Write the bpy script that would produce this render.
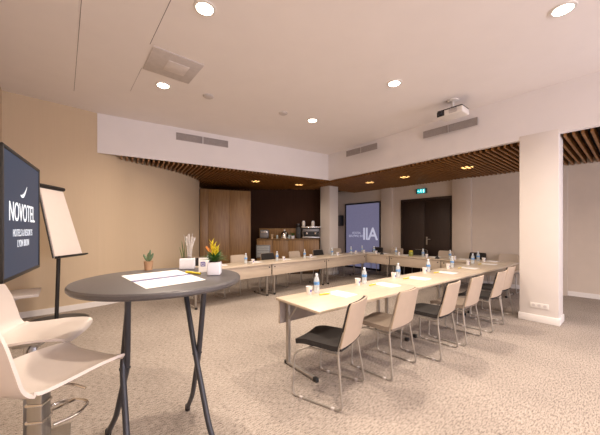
import bpy, bmesh, math, random
from mathutils import Vector, Matrix
from mathutils.geometry import tessellate_polygon

for o in list(bpy.data.objects):
    bpy.data.objects.remove(o)
SC = bpy.context.scene
COL = SC.collection
rad = math.radians
rnd = random.Random(7)

# ------------------------------------------------------------ camera, light, exposure
cam_d = bpy.data.cameras.new('camera')
cam = bpy.data.objects.new('camera', cam_d)
COL.objects.link(cam)
cam.location = (0, 0, 1.45)
cam.rotation_euler = (rad(90), 0, 0)
cam_d.sensor_width = 36
cam_d.lens = 283 / 600 * 36
cam_d.shift_y = 12.5 / 600
cam_d.clip_start = 0.05
SC.camera = cam

SC.view_settings.view_transform = 'Standard'
SC.view_settings.look = 'None'
SC.view_settings.gamma = 1
SC.view_settings.use_curve_mapping = False
SC.view_settings.exposure = 0.25

world = bpy.data.worlds.new('sky')
SC.world = world
world.use_nodes = True
world.node_tree.nodes['Background'].inputs[0].default_value = (0.75, 0.85, 1.0, 1)
world.node_tree.nodes['Background'].inputs[1].default_value = 0.6

CEIL = 3.67
SOF = 2.92
UA = rad(40)
UX, UY = math.cos(UA), math.sin(UA)


def W(u, v, z=0.0):
    """room axes (u towards the back wall, v towards the bar) to world"""
    return Vector((u * UX - v * UY, u * UY + v * UX, z))


def area(name, loc, direction, sx, sy, power, color):
    l = bpy.data.lights.new(name, 'AREA')
    l.shape = 'RECTANGLE'
    l.size, l.size_y = sx, sy
    l.energy = power
    l.color = color
    o = bpy.data.objects.new(name, l)
    COL.objects.link(o)
    o.location = loc
    o.rotation_euler = Vector(direction).to_track_quat('-Z', 'Z').to_euler()
    return o


# daylight coming in through the window openings of the wall behind the camera
DAY = (0.97, 0.90, 1.0)
area('daylight', W(1.3, -3.98, 1.75), W(0.0, 1, -0.05), 2.9, 2.3, 115, DAY)
area('daylight', W(5.6, -3.98, 1.75), W(-0.15, 1, -0.05), 2.9, 2.3, 135, DAY)
LAMP_COLOR = (1.0, 0.85, 0.69)
LAMP_POWER = 235
SLAT_LAMP_POWER = 30

# ------------------------------------------------------------ materials


def new_mat(name):
    m = bpy.data.materials.new(name)
    m.use_nodes = True
    return m, m.node_tree, m.node_tree.nodes['Principled BSDF']


def mat(name, col, rough=0.5, metal=0.0, var=0.06, scale=14.0, emit=None, estr=0.0, bump=0.0, spec=0.5, stretch=None):
    m, nt, b = new_mat(name)
    b.inputs['Roughness'].default_value = rough
    b.inputs['Metallic'].default_value = metal
    b.inputs['Specular IOR Level'].default_value = spec
    tc = nt.nodes.new('ShaderNodeTexCoord')
    mp = nt.nodes.new('ShaderNodeMapping')
    if stretch:
        mp.inputs['Scale'].default_value = stretch
    nz = nt.nodes.new('ShaderNodeTexNoise')
    nz.inputs['Scale'].default_value = scale
    nz.inputs['Detail'].default_value = 4
    nt.links.new(tc.outputs['Object'], mp.inputs['Vector'])
    nt.links.new(mp.outputs['Vector'], nz.inputs['Vector'])
    rp = nt.nodes.new('ShaderNodeValToRGB')
    rp.color_ramp.elements[0].position = 0.3
    rp.color_ramp.elements[1].position = 0.7
    rp.color_ramp.elements[0].color = tuple(max(0, c * (1 - var)) for c in col) + (1,)
    rp.color_ramp.elements[1].color = tuple(min(1, c * (1 + var)) for c in col) + (1,)
    nt.links.new(nz.outputs['Fac'], rp.inputs['Fac'])
    nt.links.new(rp.outputs['Color'], b.inputs['Base Color'])
    if bump:
        bp = nt.nodes.new('ShaderNodeBump')
        bp.inputs['Strength'].default_value = bump
        bp.inputs['Distance'].default_value = 0.004
        nt.links.new(nz.outputs['Fac'], bp.inputs['Height'])
        nt.links.new(bp.outputs['Normal'], b.inputs['Normal'])
    if emit:
        b.inputs['Emission Color'].default_value = tuple(emit) + (1,)
        b.inputs['Emission Strength'].default_value = estr
    return m


def wood_mat(name, dark, light, stretch=(14, 14, 0.7), scale=3.0, rough=0.45):
    m, nt, b = new_mat(name)
    b.inputs['Roughness'].default_value = rough
    tc = nt.nodes.new('ShaderNodeTexCoord')
    mp = nt.nodes.new('ShaderNodeMapping')
    mp.inputs['Scale'].default_value = stretch
    nz = nt.nodes.new('ShaderNodeTexNoise')
    nz.inputs['Scale'].default_value = scale
    nz.inputs['Detail'].default_value = 6
    nz.inputs['Distortion'].default_value = 0.6
    rp = nt.nodes.new('ShaderNodeValToRGB')
    rp.color_ramp.elements[0].position = 0.32
    rp.color_ramp.elements[1].position = 0.68
    rp.color_ramp.elements[0].color = dark + (1,)
    rp.color_ramp.elements[1].color = light + (1,)
    nt.links.new(tc.outputs['Object'], mp.inputs['Vector'])
    nt.links.new(mp.outputs['Vector'], nz.inputs['Vector'])
    nt.links.new(nz.outputs['Fac'], rp.inputs['Fac'])
    nt.links.new(rp.outputs['Color'], b.inputs['Base Color'])
    return m


def carpet_mat():
    m, nt, b = new_mat('woven_carpet')
    b.inputs['Roughness'].default_value = 0.95
    b.inputs['Specular IOR Level'].default_value = 0.15
    tc = nt.nodes.new('ShaderNodeTexCoord')
    rot = nt.nodes.new('ShaderNodeMapping')
    rot.inputs['Rotation'].default_value = (0, 0, rad(-40))
    nt.links.new(tc.outputs['Object'], rot.inputs['Vector'])

    def streak(scale, sc3, lo, hi, p0, p1):
        mp = nt.nodes.new('ShaderNodeMapping')
        mp.inputs['Scale'].default_value = sc3
        nz = nt.nodes.new('ShaderNodeTexNoise')
        nz.inputs['Scale'].default_value = scale
        nz.inputs['Detail'].default_value = 3
        rp = nt.nodes.new('ShaderNodeValToRGB')
        rp.color_ramp.elements[0].position = p0
        rp.color_ramp.elements[1].position = p1
        rp.color_ramp.elements[0].color = (lo, lo, lo, 1)
        rp.color_ramp.elements[1].color = (hi, hi, hi, 1)
        nt.links.new(rot.outputs['Vector'], mp.inputs['Vector'])
        nt.links.new(mp.outputs['Vector'], nz.inputs['Vector'])
        nt.links.new(nz.outputs['Fac'], rp.inputs['Fac'])
        return rp.outputs['Color'], nz.outputs['Fac']
    a, fa = streak(25, (1, 4.2, 1), 0, 1, 0.38, 0.60)
    c, fc = streak(60, (3.0, 1, 1), 0, 1, 0.38, 0.62)
    d, fd = streak(1.2, (1, 1, 1), 0.9, 1.08, 0.3, 0.7)
    mul = nt.nodes.new('ShaderNodeMix')
    mul.data_type = 'RGBA'
    mul.inputs['Factor'].default_value = 0.45
    nt.links.new(a, mul.inputs[6])
    nt.links.new(c, mul.inputs[7])
    rp = nt.nodes.new('ShaderNodeValToRGB')
    e = rp.color_ramp.elements
    e[0].position, e[1].position = 0.0, 1.0
    e[0].color = (0.140, 0.113, 0.098, 1)
    e[1].color = (0.445, 0.388, 0.345, 1)
    mid = e.new(0.45)
    mid.color = (0.335, 0.285, 0.248, 1)
    nt.links.new(mul.outputs[2], rp.inputs['Fac'])
    mx = nt.nodes.new('ShaderNodeMix')
    mx.data_type = 'RGBA'
    mx.blend_type = 'MULTIPLY'
    mx.inputs['Factor'].default_value = 1
    nt.links.new(rp.outputs['Color'], mx.inputs[6])
    nt.links.new(d, mx.inputs[7])
    nt.links.new(mx.outputs[2], b.inputs['Base Color'])
    bp = nt.nodes.new('ShaderNodeBump')
    bp.inputs['Strength'].default_value = 0.35
    bp.inputs['Distance'].default_value = 0.006
    nt.links.new(mul.outputs[2], bp.inputs['Height'])
    nt.links.new(bp.outputs['Normal'], b.inputs['Normal'])
    return m


def clear_mat(name, tint, rough=0.05, through=0.6):
    """thin clear plastic / glass"""
    m, nt, b = new_mat(name)
    b.inputs['Base Color'].default_value = tint + (1,)
    b.inputs['Roughness'].default_value = rough
    tr = nt.nodes.new('ShaderNodeBsdfTransparent')
    tr.inputs[0].default_value = tuple(min(1, t * 1.15) for t in tint) + (1,)
    mx = nt.nodes.new('ShaderNodeMixShader')
    mx.inputs[0].default_value = through
    nz = nt.nodes.new('ShaderNodeTexNoise')
    nz.inputs['Scale'].default_value = 30
    mr = nt.nodes.new('ShaderNodeMapRange')
    mr.inputs[3].default_value = max(0, through - 0.08)
    mr.inputs[4].default_value = min(1, through + 0.08)
    nt.links.new(nz.outputs['Fac'], mr.inputs[0])
    nt.links.new(mr.outputs[0], mx.inputs[0])
    out = nt.nodes['Material Output']
    nt.links.new(b.outputs[0], mx.inputs[1])
    nt.links.new(tr.outputs[0], mx.inputs[2])
    nt.links.new(mx.outputs[0], out.inputs[0])
    return m


M = {}
M['carpet'] = carpet_mat()
M['ceiling'] = mat('ceiling_paint', (0.84, 0.79, 0.775), 0.9, var=0.012, scale=3)
M['soffit'] = mat('soffit_paint', (0.80, 0.765, 0.765), 0.85, var=0.012, scale=3)
M['beige_wall'] = mat('beige_vinyl_wallcovering', (0.60, 0.470, 0.325), 0.75, var=0.012, scale=9, stretch=(5, 5, 0.15))
M['back_wall'] = mat('cream_wall_paint', (0.62, 0.53, 0.45), 0.8, var=0.02, scale=5)
M['column'] = mat('column_paint', (0.70, 0.645, 0.605), 0.8, var=0.012, scale=4)
M['dark_wall'] = mat('dark_brown_panelling', (0.050, 0.024, 0.015), 0.9, spec=0.15, var=0.12, scale=6, stretch=(6, 6, 0.3))
M['skirting'] = mat('skirting_paint', (0.80, 0.76, 0.73), 0.5, var=0.02)
M['groove'] = mat('ceiling_joint', (0.16, 0.13, 0.125), 0.9)
M['black_board'] = mat('black_acoustic_board', (0.012, 0.010, 0.009), 0.95, var=0.2)
M['slat'] = wood_mat('slat_oak', (0.185, 0.078, 0.018), (0.30, 0.135, 0.036), (3, 3, 20), 2.0)
M['cab_wood'] = wood_mat('walnut_veneer', (0.215, 0.110, 0.038), (0.335, 0.190, 0.073), (11, 11, 0.6), 3.0, 0.4)
M['cab_gap'] = mat('cabinet_shadow_gap', (0.06, 0.035, 0.02), 0.8)
M['table_wood'] = wood_mat('maple_laminate', (0.55, 0.450, 0.350), (0.61, 0.51, 0.40), (1.5, 12, 12), 2.5, 0.38)
M['edge_wood'] = mat('table_edge_band', (0.50, 0.36, 0.22), 0.5)
M['grey_metal'] = mat('silver_painted_steel', (0.42, 0.385, 0.35), 0.35, 0.6)
M['chrome'] = mat('chrome', (0.72, 0.70, 0.68), 0.16, 1.0, var=0.02)
M['brushed'] = mat('brushed_steel', (0.40, 0.40, 0.41), 0.30, 1.0, var=0.08, scale=60, stretch=(1, 1, 0.02))
M['black_plastic'] = mat('black_plastic', (0.018, 0.017, 0.017), 0.45)
M['chair_shell'] = mat('beige_chair_shell', (0.47, 0.37, 0.285), 0.5, var=0.03)
M['black_fabric'] = mat('black_upholstery', (0.022, 0.018, 0.017), 0.9, var=0.3, scale=160, bump=0.3)
M['taupe_fabric'] = mat('taupe_upholstery', (0.21, 0.165, 0.13), 0.9, var=0.15, scale=160, bump=0.3)
M['sand_fabric'] = mat('sand_upholstery', (0.50, 0.405, 0.315), 0.85, var=0.06, scale=160, bump=0.2)
M['stool_shell'] = mat('white_stool_plastic', (0.63, 0.560, 0.515), 0.38, var=0.012)
M['bar_top'] = mat('dark_grey_laminate', (0.082, 0.075, 0.077), 0.40, var=0.08, scale=90)
M['bar_leg'] = mat('anthracite_steel', (0.045, 0.046, 0.055), 0.4, 0.3)
M['paper'] = mat('white_paper', (0.86, 0.83, 0.82), 0.7, var=0.01)
M['blue_print'] = mat('blue_print', (0.05, 0.07, 0.30), 0.7)
M['cup'] = mat('white_paper_cup', (0.86, 0.82, 0.80), 0.55, var=0.01)
M['logo_blue'] = mat('logo_blue', (0.16, 0.15, 0.45), 0.6)
M['bottle'] = clear_mat('clear_bottle_plastic', (0.80, 0.84, 0.86), 0.08, 0.50)
M['bottle_label'] = mat('blue_bottle_label', (0.12, 0.28, 0.56), 0.4, var=0.25, scale=50)
M['bottle_cap'] = mat('pale_cap', (0.75, 0.80, 0.86), 0.4)
M['yellow'] = mat('yellow_plastic', (0.78, 0.60, 0.03), 0.45)
M['white_pot'] = mat('white_ceramic', (0.80, 0.79, 0.84), 0.35, var=0.02)
M['clay'] = mat('terracotta', (0.50, 0.30, 0.17), 0.8, var=0.1)
M['soil'] = mat('potting_soil', (0.05, 0.03, 0.02), 0.95, var=0.4, scale=80)
M['leaf'] = mat('green_leaf', (0.045, 0.12, 0.018), 0.5, var=0.5, scale=30)
M['cactus'] = mat('cactus_skin', (0.11, 0.17, 0.09), 0.6, var=0.3, scale=60)
M['petal'] = mat('yellow_petal', (0.74, 0.60, 0.03), 0.5, var=0.25, scale=40)
M['petal_tip'] = mat('orange_petal', (0.72, 0.24, 0.03), 0.5, var=0.2, scale=40)
M['stem_white'] = mat('bleached_stem', (0.66, 0.63, 0.61), 0.6)
M['tv_screen'] = mat('lit_screen', (0.008, 0.010, 0.016), 0.45, emit=(0.030, 0.045, 0.078), estr=1.0, spec=0.2)
M['tv_text'] = mat('lit_screen_text', (0.4, 0.4, 0.4), 0.4, emit=(0.70, 0.73, 0.77), estr=1.0)
M['tv_small'] = mat('lit_screen_small_text', (0.4, 0.4, 0.42), 0.4, emit=(0.42, 0.46, 0.52), estr=1.0)
M['projection'] = mat('frosted_blue_glass', (0.12, 0.12, 0.18), 0.25, emit=(0.125, 0.12, 0.195), estr=0.8)
M['projection_text'] = mat('frosted_lettering', (0.5, 0.5, 0.55), 0.4, emit=(0.31, 0.32, 0.43), estr=0.9)
M['board'] = mat('flipchart_paper', (0.84, 0.74, 0.68), 0.6, var=0.01)
M['door'] = mat('dark_door_veneer', (0.030, 0.017, 0.013), 0.4, var=0.2, scale=6, stretch=(8, 8, 0.4))
M['steel_handle'] = mat('satin_steel', (0.55, 0.52, 0.48), 0.3, 1.0)
M['exit'] = mat('exit_sign_face', (0.0, 0.35, 0.33), 0.4, emit=(0.0, 0.42, 0.45), estr=1.0)
M['exit_white'] = mat('exit_sign_symbol', (0.7, 0.9, 0.9), 0.4, emit=(0.55, 1.0, 1.0), estr=1.3)
M['exit_case'] = mat('exit_sign_case', (0.02, 0.09, 0.09), 0.5)
M['grille'] = mat('grey_air_grille', (0.36, 0.32, 0.31), 0.5)
M['grille_dark'] = mat('grille_void', (0.10, 0.085, 0.08), 0.8)
M['cassette'] = mat('cassette_grey', (0.58, 0.53, 0.515), 0.6)
M['cassette_in'] = mat('cassette_panel', (0.70, 0.645, 0.625), 0.6)
M['white_plastic'] = mat('white_plastic', (0.74, 0.70, 0.66), 0.4, var=0.02)
M['lamp_lens'] = mat('lamp_lens', (1, 1, 1), 0.4, emit=(1.0, 0.90, 0.72), estr=14)
M['slat_lamp_lens'] = mat('warm_lamp_lens', (1, 0.9, 0.7), 0.4, emit=(1.0, 0.55, 0.18), estr=2.2)
M['dark_glass'] = mat('dark_glass', (0.02, 0.02, 0.025), 0.08)
M['glass'] = clear_mat('drinking_glass', (0.8, 0.85, 0.85), 0.05, 0.65)
M['green_glass'] = clear_mat('green_glass', (0.40, 0.42, 0.10), 0.08, 0.35)
M['appliance'] = mat('grey_appliance', (0.20, 0.195, 0.20), 0.35, 0.4)
M['fridge_inside'] = mat('lit_grey_fridge_glass', (0.40, 0.42, 0.42), 0.2)
M['kraft'] = mat('kraft_card', (0.62, 0.44, 0.26), 0.8)

# ------------------------------------------------------------ mesh building


class MB:
    def __init__(self):
        self.bm = bmesh.new()

    def _merge(self, t, mx=None, mi=0):
        if mx is not None:
            t.transform(mx)
        for f in t.faces:
            f.material_index = mi
        me = bpy.data.meshes.new('tmp')
        t.to_mesh(me)
        t.free()
        self.bm.from_mesh(me)
        bpy.data.meshes.remove(me)
        return self

    def box(self, c, s, bev=0.0, rot=None, mi=0, seg=2):
        t = bmesh.new()
        bmesh.ops.create_cube(t, size=1)
        t.transform(Matrix.Diagonal((s[0], s[1], s[2], 1)))
        if bev:
            bmesh.ops.bevel(t, geom=list(t.edges), offset=bev, segments=seg, profile=0.5, affect='EDGES')
        mx = Matrix.Translation(c)
        if rot is not None:
            mx = mx @ rot
        return self._merge(t, mx, mi)

    def poly(self, pts, z0, z1, mi=0):
        """prism over a plan polygon (may be concave)"""
        t = bmesh.new()
        lo = [t.verts.new((p[0], p[1], z0)) for p in pts]
        hi = [t.verts.new((p[0], p[1], z1)) for p in pts]
        n = len(pts)
        for tri in tessellate_polygon([[Vector((p[0], p[1], 0)) for p in pts]]):
            t.faces.new([lo[i] for i in tri])
            t.faces.new([hi[i] for i in tri])
        for i in range(n):
            j = (i + 1) % n
            t.faces.new((lo[i], lo[j], hi[j], hi[i]))
        bmesh.ops.recalc_face_normals(t, faces=list(t.faces))
        return self._merge(t, None, mi)

    def plate(self, pts2, thick, mx, mi=0):
        """plate: outline in local XZ, thickness along Y, then mx"""
        t = bmesh.new()
        a = [t.verts.new((p[0], -thick / 2, p[1])) for p in pts2]
        b = [t.verts.new((p[0], thick / 2, p[1])) for p in pts2]
        n = len(pts2)
        for tri in tessellate_polygon([[Vector((p[0], p[1], 0)) for p in pts2]]):
            t.faces.new([a[i] for i in tri])
            t.faces.new([b[i] for i in tri])
        for i in range(n):
            j = (i + 1) % n
            t.faces.new((a[i], a[j], b[j], b[i]))
        bmesh.ops.recalc_face_normals(t, faces=list(t.faces))
        return self._merge(t, mx, mi)

    def tube(self, path, r, seg=10, fillet=0.0, closed=False, mi=0, r2=None):
        pts = [Vector(p) for p in path]
        if fillet:
            out = []
            n = len(pts)
            for i, p in enumerate(pts):
                if not closed and i in (0, n - 1):
                    out.append(p)
                    continue
                a, c = pts[i - 1], pts[(i + 1) % n]
                da, dc = (a - p), (c - p)
                f = min(fillet, da.length * 0.45, dc.length * 0.45)
                q0, q1 = p + da.normalized() * f, p + dc.normalized() * f
                for k in range(6):
                    s = k / 5
                    out.append(q0 * (1 - s) ** 2 + p * 2 * s * (1 - s) + q1 * s * s)
            pts = out
        t = bmesh.new()
        n = len(pts)
        tang = []
        for i in range(n):
            if closed:
                d = pts[(i + 1) % n] - pts[i - 1]
            else:
                d = pts[min(i + 1, n - 1)] - pts[max(i - 1, 0)]
            tang.append(d.normalized())
        nrm = tang[0].orthogonal().normalized()
        rings = []
        for i in range(n):
            nrm = (nrm - tang[i] * nrm.dot(tang[i]))
            if nrm.length < 1e-6:
                nrm = tang[i].orthogonal()
            nrm.normalize()
            bi = tang[i].cross(nrm)
            rr = r if r2 is None else r + (r2 - r) * i / (n - 1)
            rings.append([t.verts.new(pts[i] + (nrm * math.cos(2 * math.pi * k / seg) + bi * math.sin(2 * math.pi * k / seg)) * rr) for k in range(seg)])
        m = n if closed else n - 1
        for i in range(m):
            A, B = rings[i], rings[(i + 1) % n]
            for k in range(seg):
                t.faces.new((A[k], A[(k + 1) % seg], B[(k + 1) % seg], B[k]))
        if not closed:
            t.faces.new(list(reversed(rings[0])))
            t.faces.new(rings[-1])
        bmesh.ops.recalc_face_normals(t, faces=list(t.faces))
        return self._merge(t, None, mi)

    def lathe(self, prof, seg=24, c=(0, 0, 0), mi=0, mx=None, cap=True):
        t = bmesh.new()
        rings = []
        for r, z in prof:
            if r < 1e-5:
                rings.append([t.verts.new((0, 0, z))])
            else:
                rings.append([t.verts.new((r * math.cos(2 * math.pi * k / seg), r * math.sin(2 * math.pi * k / seg), z)) for k in range(seg)])
        for A, B in zip(rings[:-1], rings[1:]):
            for k in range(seg):
                j = (k + 1) % seg
                if len(A) == 1 and len(B) == 1:
                    continue
                if len(A) == 1:
                    t.faces.new((A[0], B[k], B[j]))
                elif len(B) == 1:
                    t.faces.new((A[k], B[0], A[j]))
                else:
                    t.faces.new((A[k], A[j], B[j], B[k]))
        for R in (rings[0], rings[-1]):
            if len(R) > 1 and cap:
                t.faces.new(R)
        bmesh.ops.recalc_face_normals(t, faces=list(t.faces))
        m = Matrix.Translation(c)
        if mx is not None:
            m = m @ mx
        return self._merge(t, m, mi)

    def blob(self, c, s, rot=None, mi=0, sub=2):
        t = bmesh.new()
        bmesh.ops.create_icosphere(t, subdivisions=sub, radius=1)
        mx = Matrix.Translation(c)
        if rot is not None:
            mx = mx @ rot
        return self._merge(t, mx @ Matrix.Diagonal((s[0], s[1], s[2], 1)), mi)

    def grid(self, f, nu, nv, mi=0):
        t = bmesh.new()
        V = [[t.verts.new(f(i / nu, j / nv)) for j in range(nv + 1)] for i in range(nu + 1)]
        for i in range(nu):
            for j in range(nv):
                t.faces.new((V[i][j], V[i + 1][j], V[i + 1][j + 1], V[i][j + 1]))
        bmesh.ops.recalc_face_normals(t, faces=list(t.faces))
        return self._merge(t, None, mi)

    def sheet(self, f, nu, nv, th, mi=0):
        """closed slab: surface f(u,v) thickened by th along its normal"""
        t = bmesh.new()
        P = [[Vector(f(i / nu, j / nv)) for j in range(nv + 1)] for i in range(nu + 1)]

        def nm(i, j):
            a = P[min(i + 1, nu)][j] - P[max(i - 1, 0)][j]
            b = P[i][min(j + 1, nv)] - P[i][max(j - 1, 0)]
            n = a.cross(b)
            return n.normalized() if n.length > 1e-9 else Vector((0, 0, 1))
        T = [[t.verts.new(P[i][j] + nm(i, j) * th / 2) for j in range(nv + 1)] for i in range(nu + 1)]
        B = [[t.verts.new(P[i][j] - nm(i, j) * th / 2) for j in range(nv + 1)] for i in range(nu + 1)]
        for i in range(nu):
            for j in range(nv):
                t.faces.new((T[i][j], T[i + 1][j], T[i + 1][j + 1], T[i][j + 1]))
                t.faces.new((B[i][j], B[i][j + 1], B[i + 1][j + 1], B[i + 1][j]))
        for i in range(nu):
            t.faces.new((T[i][0], B[i][0], B[i + 1][0], T[i + 1][0]))
            t.faces.new((T[i][nv], T[i + 1][nv], B[i + 1][nv], B[i][nv]))
        for j in range(nv):
            t.faces.new((T[0][j], T[0][j + 1], B[0][j + 1], B[0][j]))
            t.faces.new((T[nu][j], B[nu][j], B[nu][j + 1], T[nu][j + 1]))
        bmesh.ops.recalc_face_normals(t, faces=list(t.faces))
        return self._merge(t, None, mi)

    def build(self, name, mats, parent=None, loc=(0, 0, 0), rotz=0.0, angle=35):
        me = bpy.data.meshes.new(name)
        self.bm.to_mesh(me)
        self.bm.free()
        if not isinstance(mats, (list, tuple)):
            mats = [mats]
        for m in mats:
            me.materials.append(M[m])
        for p in me.polygons:
            p.use_smooth = True
        me.set_sharp_from_angle(angle=rad(angle))
        o = bpy.data.objects.new(name, me)
        COL.objects.link(o)
        o.location = loc
        o.rotation_euler = (0, 0, rotz)
        if parent:
            o.parent = parent
        return o


def tag(o, label, cat, group=None):
    o['label'] = label
    o['category'] = cat
    if group:
        o['group'] = group
    return o


def thing(name, label, cat, loc, rotz=0.0, group=None):
    o = bpy.data.objects.new(name, None)
    o.empty_display_size = 0.1
    COL.objects.link(o)
    o.location = loc
    o.rotation_euler = (0, 0, rotz)
    return tag(o, label, cat, group)


def struct(o):
    o['kind'] = 'structure'
    return o


def clone(root, loc, rotz, label, group=None):
    r = root.copy()
    COL.objects.link(r)
    r.location = loc
    r.rotation_euler = (0, 0, rotz)
    r['label'] = label
    if group:
        r['group'] = group
    for ch in list(root.children):
        c = ch.copy()
        COL.objects.link(c)
        c.parent = r
        for g in list(ch.children):
            d = g.copy()
            COL.objects.link(d)
            d.parent = c
    return r


def text_mesh(name, s, size, m, parent, mx, bold=0.0, extrude=0.001, align='CENTER', mirror=False, shear=0.0, space=1.0, fit=None):
    cu = bpy.data.curves.new('lettering', 'FONT')
    cu.body = s
    cu.size = size
    cu.align_x = align
    cu.extrude = extrude
    cu.offset = bold
    cu.shear = shear
    cu.space_character = space
    tmp = bpy.data.objects.new('lettering_source', cu)
    COL.objects.link(tmp)
    bpy.context.view_layer.update()
    me = bpy.data.meshes.new_from_object(tmp.evaluated_get(bpy.context.evaluated_depsgraph_get()))
    bpy.data.objects.remove(tmp)
    bpy.data.curves.remove(cu)
    if mirror:
        me.transform(Matrix.Diagonal((-1, 1, 1, 1)))
        me.flip_normals()
    if fit:
        xs = [v.co.x for v in me.vertices]
        ys = [v.co.y for v in me.vertices]
        kx, ky = fit[0] / (max(xs) - min(xs)), fit[1] / (max(ys) - min(ys))
        me.transform(Matrix.Diagonal((kx, ky, 1, 1)) @ Matrix.Translation((-(max(xs) + min(xs)) / 2, -(max(ys) + min(ys)) / 2, 0)))
    me.transform(mx)
    me.materials.clear()
    me.materials.append(M[m])
    me.name = name
    o = bpy.data.objects.new(name, me)
    COL.objects.link(o)
    if parent:
        o.parent = parent
    return o


STAND = Matrix.Rotation(rad(90), 4, 'X')     # lettering upright, facing local -Y

# ------------------------------------------------------------ the room shell
C0 = W(-0.738, 6.494)
CURVE_CTRL = [(C0.x, C0.y), (-3.845, 5.395), (-3.50, 6.05), (-3.15, 6.75), (-2.97, 7.5), (-2.975, 8.35), (-3.28, 9.0), (-3.45, 10.05)]


def catmull(pts, k=8):
    P = [Vector((p[0], p[1])) for p in pts]
    P = [P[0] * 2 - P[1]] + P + [P[-1] * 2 - P[-2]]
    out = []
    for i in range(1, len(P) - 2):
        for s in range(k):
            t = s / k
            a, b, c, d = P[i - 1], P[i], P[i + 1], P[i + 2]
            out.append(0.5 * ((2 * b) + (c - a) * t + (2 * a - 5 * b + 4 * c - d) * t * t + (3 * b - a - 3 * c + d) * t ** 3))
    out.append(P[-2])
    return [(p.x, p.y) for p in out]


CURVE = catmull(CURVE_CTRL)
A_L, A_R = (-3.45, 10.05), (1.06, 10.0)
Q = W(8.6, 7.9)
P_RB, P_RR, P_LR = W(8.6, -4.0), W(8.6, -4.0), W(-0.74, -4.0)
OUT = [(p[0], p[1]) for p in (CURVE[:-1] + [A_L, A_R, (Q.x, Q.y), (P_RB.x, P_RB.y), (P_LR.x, P_LR.y)])]


def strip(pts, th, z0, z1, side=1):
    """wall along a polyline, thickness th to one side"""
    P = [Vector((p[0], p[1])) for p in pts]
    n = len(P)
    off = []
    for i in range(n):
        d = (P[min(i + 1, n - 1)] - P[max(i - 1, 0)]).normalized()
        off.append(P[i] + Vector((-d.y, d.x)) * th * side)
    mb = MB()
    for i in range(n - 1):
        mb.poly([P[i], P[i + 1], off[i + 1], off[i]], z0, z1)
    return mb


mb = MB()
mb.poly(OUT, -0.1, 0.0)
struct(mb.build('floor', 'carpet'))
mb = MB()
mb.poly(OUT, CEIL, CEIL + 0.1)
struct(mb.build('ceiling', 'ceiling'))
struct(strip(CURVE, 0.12, 0, CEIL, 1).build('wall_curved', 'beige_wall', angle=40))
struct(strip([A_L, A_R], 0.12, 0, CEIL, 1).build('wall_alcove', 'dark_wall'))
struct(strip([A_R, (Q.x, Q.y)], 0.12, 0, CEIL, 1).build('wall_alcove_side', 'back_wall'))
struct(strip([(Q.x, Q.y), (P_RB.x, P_RB.y)], 0.15, 0, CEIL, 1).build('wall_back', 'back_wall'))
struct(strip([(P_LR.x, P_LR.y), (C0.x, C0.y)], 0.12, 0, CEIL, 1).build('wall_left', 'beige_wall'))
# rear wall behind the camera, with two window openings
mb = MB()
for u0, u1, z0, z1 in ((-0.71, 8.6, 0, 0.5), (-0.71, 8.6, 3.0, CEIL), (-0.71, -0.2, 0.5, 3.0), (2.8, 4.1, 0.5, 3.0), (7.1, 8.6, 0.5, 3.0)):
    mb.box(((u0 + u1) / 2, -4.06, (z0 + z1) / 2), (u1 - u0, 0.12, z1 - z0))
struct(mb.build('wall_rear', 'beige_wall', rotz=UA))
for i, (u0, u1) in enumerate(((-0.2, 2.8), (4.1, 7.1))):
    mb = MB()
    for x, z, sx, sz in (((u0 + u1) / 2, 0.53, u1 - u0, 0.06), ((u0 + u1) / 2, 2.97, u1 - u0, 0.06), (u0 + 0.03, 1.75, 0.06, 2.5), (u1 - 0.03, 1.75, 0.06, 2.5), ((u0 + u1) / 2, 1.75, 0.05, 2.5)):
        mb.box((x, -4.09, z), (sx, 0.05, sz), 0.004)
    struct(mb.build('window_%d' % (i + 1), 'skirting', rotz=UA))

# soffits: the dropped white bulkheads round the high ceiling
LC = W(6.0, 5.85)
L0 = Vector((-3.84, 5.38, 0))
L0 = L0 + (L0 - LC).normalized() * 0.012
eL = (LC - L0).normalized()
nL = Vector((-eL.y, eL.x, 0))
mb = MB()
mb.poly([L0, LC, LC + nL * 0.03 + Vector((0.015, 0, 0)), L0 + nL * 0.03], SOF, CEIL)
struct(mb.build('trim_1', 'soffit'))
mb = MB()
p = [LC, W(5.745, 1.22), W(5.745, -3.99), W(5.85, -3.99), W(5.85, 1.3), W(6.10, 5.91)]
mb.poly(p, SOF, CEIL)
struct(mb.build('trim_2', 'soffit'))

# slatted ceilings under a black board
k0 = min(range(len(CURVE)), key=lambda i: abs(CURVE[i][1] - L0.y))
board = [(L0.x + nL.x * .02, L0.y + nL.y * .02)] + [(LC.x + .1, LC.y + .1)] + [tuple(W(6.09, 5.8)[:2]), tuple(W(5.84, 1.3)[:2]), tuple(W(5.84, -3.98)[:2]), tuple(W(8.59, -3.98)[:2]), (Q.x - .01, Q.y - 0.02), A_R, A_L] + [c for c in reversed(CURVE[k0 + 2:-1])]
mb = MB()
mb.poly(board, 3.0, 3.03)
struct(mb.build('ceiling_backing_board', 'black_board'))


def ray_to_walls(p, d):
    best = 99
    n = len(OUT)
    for i in range(n):
        a, b = Vector(OUT[i]), Vector(OUT[(i + 1) % n])
        e = b - a
        den = d.x * e.y - d.y * e.x
        if abs(den) < 1e-9:
            continue
        w = a - p
        t = (w.x * e.y - w.y * e.x) / den
        s = (w.x * d.y - w.y * d.x) / den
        if t > 1e-4 and -1e-6 <= s <= 1 + 1e-6:
            best = min(best, t)
    return best


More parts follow.
